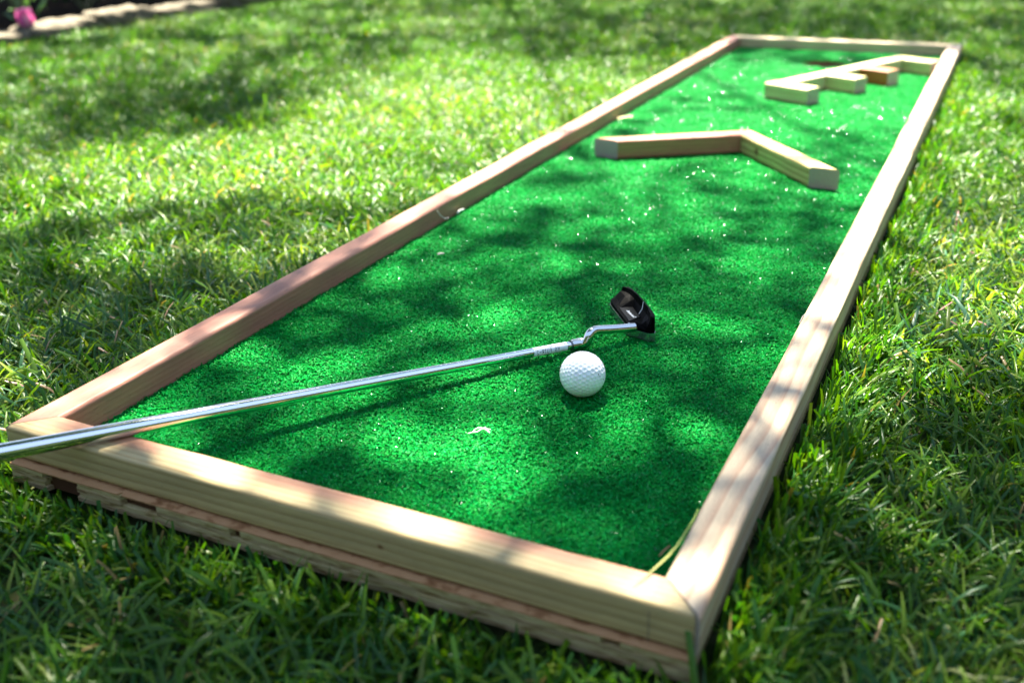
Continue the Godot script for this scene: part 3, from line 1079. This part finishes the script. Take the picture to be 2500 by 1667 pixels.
func lawn() -> void:
	var root := Node3D.new()
	root.name = "lawn_grass"
	root.position.y = SOIL
	root.set_meta("kind", "stuff")
	add_child(root)
	var m := mat("grass", Color.WHITE, 0.36, 0.0, 0.42)
	m.vertex_color_use_as_albedo = true
	m.backlight_enabled = true
	m.backlight = Color(0.95, 1.0, 0.45)
	var patch := noise(301, 1.6, 3)
	var tall := noise(302, 2.5, 2)
	var kinds := 8
	var meshes := []
	for k in kinds:
		var mb := Mb.new()
		for j in 16:
			var rr := 0.026 * sqrt(rng.randf())
			var an := rng.randf() * TAU
			var flatb := rng.randf() < 0.55
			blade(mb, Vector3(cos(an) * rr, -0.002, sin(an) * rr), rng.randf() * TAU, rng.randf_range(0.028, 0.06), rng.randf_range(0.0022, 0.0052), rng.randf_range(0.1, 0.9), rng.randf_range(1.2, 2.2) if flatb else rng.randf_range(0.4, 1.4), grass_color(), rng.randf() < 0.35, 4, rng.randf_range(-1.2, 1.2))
		meshes.append(mb.mesh())
	var spots := []
	var tints := []
	for k in kinds:
		spots.append([])
		tints.append([])
	var cell := 0.0225
	for ix in range(int(-5.2 / cell), int(2.6 / cell)):
		for iz in range(int(-6.6 / cell), int(0.5 / cell)):
			var x := (ix + rng.randf()) * cell
			var z := (iz + rng.randf()) * cell
			if x > -0.032 and x < W + 0.032 and z < 0.05 and z > -L - 0.032:
				continue
			if x < -2.23 and z < 1.0:
				continue
			var p := Vector3(x, 0, z)
			if not in_view(p, 0.35):
				continue
			var n := patch.get_noise_2d(x, z)
			var k := rng.randi() % kinds
			var s := rng.randf_range(0.75, 1.15) * (1.0 + 0.25 * tall.get_noise_2d(x, z))
			spots[k].append(Transform3D(Basis(Vector3.UP, rng.randf() * TAU).scaled(Vector3(s, s * rng.randf_range(0.8, 1.1) * (1.0 if z < 0.0 or z > 0.16 or x > W else 0.72), s)), p))
			var br := rng.randf_range(0.85, 1.15)
			var yellow := smoothstep(0.05, 0.5, n)
			# pale patches: straw between the blades, and sunlight painted into the tint
			var sunlit_straw := 0.0
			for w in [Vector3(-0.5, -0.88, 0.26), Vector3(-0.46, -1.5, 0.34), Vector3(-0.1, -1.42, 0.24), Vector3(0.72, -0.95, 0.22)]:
				sunlit_straw = maxf(sunlit_straw, exp(-pow(Vector2(x - w.x, z - w.y).length() / w.z, 2.0)))
			sunlit_straw = clampf(sunlit_straw * (1.0 + 0.9 * n), 0.0, 1.0)
			br *= 1.0 + 0.12 * sunlit_straw
			yellow = maxf(yellow, sunlit_straw)
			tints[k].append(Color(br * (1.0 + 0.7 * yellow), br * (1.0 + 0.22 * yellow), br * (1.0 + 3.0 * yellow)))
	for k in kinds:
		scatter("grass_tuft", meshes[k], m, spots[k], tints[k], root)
	# blades that grow against the lane, each kept out of it
	var mb := Mb.new()
	var tries := 0
	for k in 30000:
		var a := rng.randf_range(-0.055, W + 0.055)
		var x := a
		var z := 0.0
		var r := rng.randf()
		var gap := 0.002 + 0.05 * pow(rng.randf(), 1.3)
		if r < 0.1:
			z = 0.01 + gap
		elif r < 0.24:
			z = -L - gap
		elif r < 0.62:
			x = -gap
			z = rng.randf_range(-L - 0.05, 0.06)
		else:
			x = W + gap
			z = rng.randf_range(-L - 0.05, 0.06)
		if not in_view(Vector3(x, 0, z), 0.35):
			continue
		var out := Vector2(clampf(x, 0, W) - x, clampf(z, -L, 0.006) - z) * -1.0
		var reach := out.length()
		var hd := rng.randf() * TAU
		var ln := rng.randf_range(0.03, 0.06) * (0.6 if z > 0.006 else 1.0)
		var t0 := rng.randf_range(0.05, 0.6)
		var t1 := rng.randf_range(0.2, 1.9)
		# how far it leans towards the timber
		var lean := ln * sin((t0 + t1) / 2) * -(Vector2(cos(hd), sin(hd)).dot(out.normalized()))
		if lean > reach - 0.003:
			hd = out.angle() + rng.randf_range(-1.1, 1.1)
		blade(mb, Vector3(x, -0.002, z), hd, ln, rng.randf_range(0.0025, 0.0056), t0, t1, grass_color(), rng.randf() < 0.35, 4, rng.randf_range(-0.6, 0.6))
	var o := part("grass_border", mb.mesh(), m, root)
	o.set_meta("kind", "stuff")


# ---------------------------------------------------------------- the tree that dapples the lawn

func shade_tree() -> void:
	var t := thing("shade_tree", "leafy tree standing behind the lawn whose crown dapples the light", "tree")
	var bark := mat("bark", lin(0.12, 0.085, 0.06), 0.9, 0.0, 0.2)
	var foot := Vector3(-3.4, 0, -7.4)
	t.position = foot
	var mb := Mb.new()
	mb.tube([Vector3.ZERO, Vector3(0.02, 0.5, 0.03), Vector3(0.05, 1.6, 0.1), Vector3(0.12, 3.2, 0.3), Vector3(0.2, 4.6, 0.6)], [0.24, 0.19, 0.16, 0.13, 0.09], 16)
	part("trunk", mb.mesh(), bark, t)
	var centre := Vector3(-0.9, 4.9, -3.6)
	for k in 6:
		var lb := Mb.new()
		var from := Vector3(0.1, 2.8 + 0.18 * k, 0.2 + 0.02 * k)
		var to := centre + Vector3(rng.randf_range(-2.6, 2.4), rng.randf_range(-0.3, 0.9), rng.randf_range(-2.4, 2.6)) - foot
		var mid := from.lerp(to, 0.5) + Vector3(0, 0.35, 0)
		lb.tube([from, mid, to], [0.016, 0.008, 0.003], 8)
		part("limb", lb.mesh(), bark, t)
	# one low bough whose shadow runs across the lawn before the edging stones
	var bough := []
	var bough_r := []
	var line := [Vector2(-3.0, -1.45), Vector2(-2.26, -1.9), Vector2(-1.8, -2.16), Vector2(-1.45, -2.27), Vector2(-1.0, -2.42), Vector2(-0.55, -2.62)]
	for k in line.size():
		bough.append(Vector3(line[k].x, 0.0, line[k].y) + sun_from * ((3.6 + 0.06 * sin(k * 2.0)) / sun_from.y) - foot)
		bough_r.append(0.045 - 0.004 * k)
	var bb := Mb.new()
	bb.tube(bough, bough_r, 10)
	part("bough", bb.mesh(), bark, t)
	# where the crown is thick or thin, as seen along the sun from the ground: x, z, radius, weight
	var blobs := [
		Vector4(-0.432, -1.843, 0.35, -0.5), Vector4(-0.469, -1.474, 0.3, -0.5), Vector4(-0.506, -0.982, 0.25, -0.55), Vector4(-0.512, -0.812, 0.2, -0.5), Vector4(-0.456, -1.195, 0.22, -0.5),
		Vector4(-0.092, -1.457, 0.25, -0.5), Vector4(-0.122, -0.959, 0.2, -0.35), Vector4(-1.012, -2.534, 0.3, -0.2), Vector4(-1.523, -2.51, 0.3, -0.2), Vector4(-1.61, -1.69, 0.18, -0.25),
		Vector4(-0.951, -0.855, 0.12, -0.2), Vector4(-0.681, -0.603, 0.12, -0.2), Vector4(-1.185, -1.343, 0.25, 0.3), Vector4(-0.834, -1.246, 0.22, 0.3), Vector4(-0.859, -1.512, 0.2, 0.25),
		Vector4(-0.364, -0.43, 0.2, 0.25), Vector4(-0.15, -0.443, 0.12, 0.15), Vector4(-0.24, -0.248, 0.2, 0.3), Vector4(-0.067, -0.24, 0.15, 0.3), Vector4(0.02, -0.355, 0.08, 0.1),
		Vector4(0.06, -0.446, 0.08, -0.1), Vector4(-0.73, -2.612, 0.3, 0.1), Vector4(-0.251, -2.973, 0.5, 0.25), Vector4(0.292, -3.117, 0.5, 0.3), Vector4(0.707, -1.272, 0.2, -0.35),
		Vector4(0.705, -0.788, 0.15, -0.25), Vector4(0.646, -1.715, 0.25, -0.3), Vector4(0.758, -0.66, 0.12, -0.2), Vector4(0.691, -0.427, 0.12, 0), Vector4(0.766, -0.395, 0.12, 0.1),
		Vector4(0.651, -0.196, 0.15, 0.2), Vector4(0.746, -0.15, 0.15, 0.35), Vector4(0.701, -0.058, 0.15, 0.4), Vector4(0.632, -0.005, 0.12, 0.4), Vector4(0.769, -0.281, 0.12, 0.2),
		Vector4(0.078, 0.054, 0.1, 0.35), Vector4(0.205, 0.089, 0.12, 0.45), Vector4(0.334, 0.082, 0.12, 0.45), Vector4(0.414, 0.047, 0.12, 0.4), Vector4(0.51, 0.049, 0.12, 0.4),
		Vector4(0.286, 0.149, 0.1, 0.4), Vector4(0.566, 0.048, 0.1, 0.4), Vector4(0.421, 0.109, 0.1, 0.4), Vector4(0.142, -1.983, 0.25, -0.45), Vector4(0.425, -1.525, 0.2, -0.4),
		Vector4(0.54, -1.787, 0.2, -0.4), Vector4(0.23, -1.455, 0.15, -0.35), Vector4(0.134, -1.009, 0.12, 0), Vector4(0.262, -0.855, 0.12, -0.1), Vector4(0.436, -0.923, 0.12, -0.05),
		Vector4(0.133, -0.805, 0.08, 0.15), Vector4(0.247, -0.578, 0.05, -0.25), Vector4(0.23, -0.335, 0.05, 0.05), Vector4(0.373, -0.182, 0.05, -0.45), Vector4(0.345, -0.178, 0.03, -0.2),
		Vector4(0.388, -0.113, 0.035, -0.3), Vector4(0.182, -0.269, 0.05, -0.2), Vector4(0.178, -0.215, 0.04, -0.1), Vector4(0.49, -0.329, 0.05, -0.3), Vector4(0.48, -0.236, 0.04, -0.2),
		Vector4(0.464, -0.683, 0.06, -0.3), Vector4(0.345, -0.669, 0.05, -0.25), Vector4(0.469, -0.563, 0.07, 0.25), Vector4(0.369, -0.48, 0.05, 0.1), Vector4(0.53, -0.574, 0.05, 0.25),
		Vector4(0.275, -0.256, 0.05, 0.1), Vector4(0.161, -0.169, 0.05, 0.1), Vector4(0.531, -0.197, 0.05, 0.3), Vector4(0.556, -0.311, 0.04, 0.2), Vector4(0.478, -0.139, 0.06, 0.25),
		Vector4(0.279, -0.102, 0.06, 0.3), Vector4(0.529, -0.098, 0.06, 0.2), Vector4(0.081, -0.238, 0.05, 0.15), Vector4(0.586, -1.137, 0.07, -0.5), Vector4(0.587, -0.854, 0.05, -0.1),
		Vector4(0.583, -0.225, 0.03, -0.4), Vector4(0.58, -0.141, 0.03, -0.1), Vector4(0.391, -0.022, 0.03, -0.5), Vector4(0.192, -0.006, 0.03, -0.1), Vector4(0.493, -0.022, 0.03, -0.2),
		Vector4(0.578, -0.38, 0.03, 0.15), Vector4(0.6, -0.62, 0.03, 0.1), Vector4(0.01, -0.864, 0.06, -0.15), Vector4(-0.005, -1.615, 0.1, -0.3), Vector4(0.405, -0.3, 0.055, 0.6), Vector4(0.22, -1.19, 0.12, -0.6), Vector4(0.42, -1.16, 0.1, -0.4), Vector4(0.42, -1.95, 0.25, -0.35), Vector4(0.59, -0.06, 0.05, -0.7), Vector4(0.2, -0.12, 0.05, 0.3), Vector4(0.27, -0.22, 0.05, 0.25), Vector4(0.59, -0.16, 0.05, -0.4), Vector4(0.57, -0.02, 0.04, -0.4), Vector4(0.68, -0.1, 0.06, -0.3), Vector4(0.3, -2.44, 0.12, -0.4)
	]
	var leaf := Mb.new()
	var sh := [[0.0, 0.0], [0.3, 0.42], [0.62, 0.4], [1.0, 0.0], [0.62, -0.4], [0.3, -0.42]]
	var k3 := []
	for q in sh:
		k3.append(leaf.at(Vector3(q[0] - 0.5, -0.12 * q[0] * q[0] + 0.08 * absf(q[1]), q[1] * 0.8), Vector3(0, 1, 0), Vector2.ZERO, Color.WHITE))
	leaf.quad(k3[0], k3[1], k3[2], k3[3])
	leaf.quad(k3[0], k3[3], k3[4], k3[5])
	var lm := mat("tree leaf", Color.WHITE, 0.5, 0.0, 0.4)
	lm.vertex_color_use_as_albedo = true
	lm.backlight_enabled = true
	lm.backlight = Color(0.5, 0.6, 0.2)
	var gap := noise(411, 3.2, 3)
	var fine := noise(412, 9.0, 2)
	var where := []
	var tints := []
	for k in 165000:
		var x := rng.randf_range(-4.2, 2.2)
		var z := rng.randf_range(-5.6, 2.3)
		var cover := 0.52
		for b: Vector4 in blobs:
			var d := Vector2(x - b.x, z - b.y).length() / b.z
			if d < 2.0:
				cover += b.w * exp(-d * d) * (1.35 if x < 0.0 or x > W else 1.0)
		var rough := 0.27 if x > 0.0 and x < W and z < 0.0 else 0.62
		cover += rough * gap.get_noise_2d(x, z) + 0.75 * rough * fine.get_noise_2d(x, z)
		if x < -2.4:
			cover += 1.6
		cover += 1.5 * smoothstep(0.02, 0.1, z) * (1.0 if x < 0.55 else 0.45) + 0.2 * smoothstep(0.63, 0.7, x) * smoothstep(-0.3, -0.2, z)
		if z > -0.75 and x > 0.0 and x < W and z < 0.0:
			cover += 0.2
		cover -= 0.5 * exp(-pow((z + 0.018) / 0.03, 2.0)) * smoothstep(-0.05, 0.05, x)
		cover -= 0.28 * exp(-pow((x - 0.01) / 0.05, 2.0))
		cover -= 0.06 * exp(-pow((x - 0.59) / 0.06, 2.0))
		cover -= 1.3 * exp(-(pow((x + 2.31) / 0.12, 2.0) + pow((z + 2.1) / 0.5, 2.0)))
		var many := int(cover + rng.randf())
		if many <= 0:
			continue
		for again in many:
			var h := rng.randf_range(4.0, 6.4)
			var p := Vector3(x, 0.03, z) + sun_from * (h / sun_from.y)
			var s := rng.randf_range(0.03, 0.056)
			var bs := Basis.from_euler(Vector3(rng.randf_range(-0.8, 0.8), rng.randf() * TAU, rng.randf_range(-0.8, 0.8))).scaled(Vector3.ONE * s)
			where.append(Transform3D(bs, p - foot))
			var c := rng.randf_range(0.7, 1.2)
			tints.append(Color(0.05 * c, 0.11 * c, 0.02 * c))
	print("leaves ", where.size())
	scatter("crown", leaf.mesh(), lm, where, tints, t)


# ---------------------------------------------------------------- small litter

func ribbon(path: Array, widths: Array, lift: float, col0: Color, col1: Color) -> ArrayMesh:
	var mb := Mb.new()
	var last := []
	for k in path.size():
		var d: Vector3 = (path[mini(k + 1, path.size() - 1)] - path[maxi(k - 1, 0)]).normalized()
		var sd := d.cross(Vector3.UP).normalized()
		var c := col0.lerp(col1, float(k) / (path.size() - 1))
		var row := []
		for e in [-1.0, 0.0, 1.0]:
			row.append(mb.at(path[k] + sd * e * widths[k] / 2 + Vector3.UP * (lift if e == 0.0 else 0.0), (Vector3.UP + sd * e * 0.4).normalized(), Vector2.ZERO, c))
		if k:
			mb.quad(last[0], last[1], row[1], row[0])
			mb.quad(last[1], last[2], row[2], row[1])
		last = row
	return mb.mesh()


func litter() -> void:
	var m := mat("dry blade", Color.WHITE, 0.5, 0.0, 0.4)
	m.vertex_color_use_as_albedo = true
	var y := TOP + 0.0016
	var o := part("grass_blade", ribbon([Vector3(0.5735, y, -0.112), Vector3(0.5742, y, -0.1), Vector3(0.5735, y, -0.082), Vector3(0.5728, y, -0.066), Vector3(0.5705, y, -0.05), Vector3(0.567, y, -0.036), Vector3(0.564, y, -0.024), Vector3(0.5597, y, -0.0115)], [0.0010, 0.0012, 0.0013, 0.0015, 0.0017, 0.0015, 0.0010, 0.0005], 0.0004, Color(0.3, 0.42, 0.06), Color(0.2, 0.17, 0.06)), m)
	tag(o, "long yellow green grass blade lying over the corner of the pale rail", "grass blade")
	var p := Mb.new()
	p.tube([Vector3(0.5562, TURF + 0.003, -0.079), Vector3(0.558, TURF + 0.0045, -0.0845), Vector3(0.5602, TURF + 0.0052, -0.0905)], [0.0006, 0.0007, 0.0005], 6)
	tag(part("bark_splinter", p.mesh(), mat("splinter", lin(0.34, 0.17, 0.09), 0.8)), "small brown splinter on the turf beside the long grass blade", "splinter")
	var wh := mat("white thread", lin(0.75, 0.75, 0.7), 0.7)
	# frayed thread on the turf
	var th := Mb.new()
	var q := Vector3(0.357, TURF + 0.002, -0.186)
	var rx := Vector3(0.9, 0, -0.44) * 0.8
	var fx := Vector3(-0.44, 0, -0.9) * 0.8
	var w := func(a: float, b: float, h: float) -> Vector3: return q + rx * a * 0.001 + fx * b * 0.001 + Vector3.UP * h * 0.001
	th.tube([w.call(-11, -3, 0.0), w.call(-6, -2, 0.5), w.call(0, -2, 1), w.call(3, 2, 1.2), w.call(6, 4, 1.5), w.call(10, 1, 1), w.call(13, -4, 0.5)], [0.00016, 0.00033, 0.00044, 0.00044, 0.00049, 0.00066, 0.00033], 6)
	th.tube([w.call(-5, -1, 0.8), w.call(-3, 3, 1.2), w.call(1, 6, 1.5), w.call(5, 7, 1.2)], [0.00022, 0.00028, 0.00028, 0.00016], 6)
	th.tube([w.call(6, 4, 1.5), w.call(9, 6, 1.8)], [0.00039, 0.00028], 6)
	th.tube([w.call(8, 2.5, 1.5), w.call(14, 1, 1.8)], [0.00039, 0.00028], 6)
	tag(part("thread_scrap", th.mesh(), wh), "frayed white thread scrap lying on the turf in front of the ball", "thread", "white thread scraps on the turf")
	var c2 := Mb.new()
	c2.tube([Vector3(T + 0.0006, TOP - 0.004, -0.6895), Vector3(T + 0.0012, TOP - 0.009, -0.692), Vector3(T + 0.002, TOP - 0.015, -0.697), Vector3(T + 0.004, TURF + 0.004, -0.705), Vector3(T + 0.006, TURF + 0.003, -0.713)], [0.0003, 0.0004, 0.0004, 0.0006, 0.0003], 6)
	tag(part("thread_scrap", c2.mesh(), wh), "curled white thread against the inside of the reddish rail", "thread", "white thread scraps on the turf")
	var c3 := Mb.new()
	c3.tube([Vector3(T + 0.004, TURF + 0.001, -0.741), Vector3(T + 0.006, TURF + 0.004, -0.746), Vector3(T + 0.010, TURF + 0.005, -0.752)], [0.001, 0.0016, 0.0008], 6)
	tag(part("thread_scrap", c3.mesh(), wh), "short white fluff at the turf edge just past the curled thread", "thread", "white thread scraps on the turf")
	var c4 := Mb.new()
	c4.tube([Vector3(W - T - 0.008, TURF + 0.002, -0.53), Vector3(W - T - 0.006, TURF + 0.008, -0.535), Vector3(W - T - 0.002, TURF + 0.012, -0.542), Vector3(W - T + 0.001, TURF + 0.024, -0.55)], [0.0006, 0.0004, 0.0004, 0.0003], 6)
	tag(part("thread_scrap", c4.mesh(), wh), "thin white thread against the inside of the pale rail", "thread", "white thread scraps on the turf")
	var c5 := Mb.new()
	c5.tube([Vector3(0.0985, TURF + 0.002, -0.573), Vector3(0.102, TURF + 0.003, -0.575), Vector3(0.1055, TURF + 0.0025, -0.579)], [0.0008, 0.0016, 0.0007], 6)
	tag(part("seed_husk", c5.mesh(), mat("husk", lin(0.6, 0.5, 0.45), 0.7)), "pale seed husk lying on the turf near the reddish rail", "seed husk")
	var lf := ribbon([Vector3(0.038, TURF + 0.001, -1.41), Vector3(0.044, TURF + 0.003, -1.42), Vector3(0.052, TURF + 0.003, -1.432), Vector3(0.06, TURF + 0.001, -1.44)], [0.0015, 0.007, 0.008, 0.0015], 0.001, Color(0.5, 0.46, 0.2), Color(0.5, 0.5, 0.26))
	tag(part("fallen_leaf", lf, m), "small pale leaf on the turf behind the bent barrier", "leaf")


# ---------------------------------------------------------------- an unseen hedge, added as a dark band for the chrome to mirror

func hedge() -> void:
	var t := thing("unseen_hedge", "unseen dark green hedge added behind the camera for the chrome to mirror", "hedge")
	t.position = Vector3(0.0, SOIL, 0.0)
	var nz := noise(700, 0.9, 3)
	var path := Curve3D.new()
	path.add_point(Vector3(-6.5, 0, 4.6))
	path.add_point(Vector3(3.2, 0, 4.6), Vector3(-2, 0, 0), Vector3(1.6, 0, 0))
	path.add_point(Vector3(5.2, 0, 2.4), Vector3(0, 0, 1.4), Vector3(0, 0, -1.4))
	path.add_point(Vector3(5.6, 0, -5.0))
	var far := path.get_baked_length()
	var at := func(d: float, y: float, inward: float) -> Vector3:
		var p := path.sample_baked(d)
		var q := path.sample_baked(minf(d + 0.05, far)) - path.sample_baked(maxf(d - 0.05, 0.0))
		var inner := Vector3(q.z, 0, -q.x).normalized()
		return Vector3(p.x, y, p.z) + inner * (inward + 0.25 * nz.get_noise_2d(d * 2.0, y * 2.0))
	var mb := Mb.new()
	var nx := 90
	var ny := 14
	var rows := []
	for i in nx + 1:
		var row := []
		for j in ny + 1:
			var p: Vector3 = at.call(far * i / nx, 2.7 * j / ny, 0.4)
			row.append(mb.at(p, (Vector3(0, 1, 0) - Vector3(p.x, 0, p.z)).normalized()))
		for e in [-0.4, -0.5]:
			row.append(mb.at(at.call(far * i / nx, 2.6 if e == -0.4 else 0.0, e), Vector3.UP if e == -0.4 else Vector3(mb.v[row[0]].x, 0, mb.v[row[0]].z).normalized()))
		rows.append(row)
	for i in nx:
		for j in ny + 2:
			mb.quad(rows[i][j], rows[i + 1][j], rows[i + 1][j + 1], rows[i][j + 1])
	var dark := mat("hedge inside", lin(0.012, 0.022, 0.008), 0.9, 0.0, 0.2)
	part("branches", mb.mesh(), dark, t)
	var leaf := Mb.new()
	leaf.flat([Vector3(-0.5, 0, 0), Vector3(0, 0.05, 0.3), Vector3(0.5, 0, 0), Vector3(0, 0.05, -0.3)], Color.WHITE, [], Vector3.UP)
	var lm := mat("hedge leaf", lin(0.035, 0.07, 0.018), 0.5, 0.0, 0.4)
	var where := []
	for k in 22000:
		where.append(Transform3D(Basis.from_euler(Vector3(rng.randf() * TAU, rng.randf() * TAU, rng.randf() * TAU)).scaled(Vector3.ONE * rng.randf_range(0.04, 0.075)), at.call(rng.randf() * far, rng.randf_range(0.05, 2.75), 0.4 + rng.randf_range(-0.05, 0.07))))
	scatter("leaves", leaf.mesh(), lm, where, [], t)
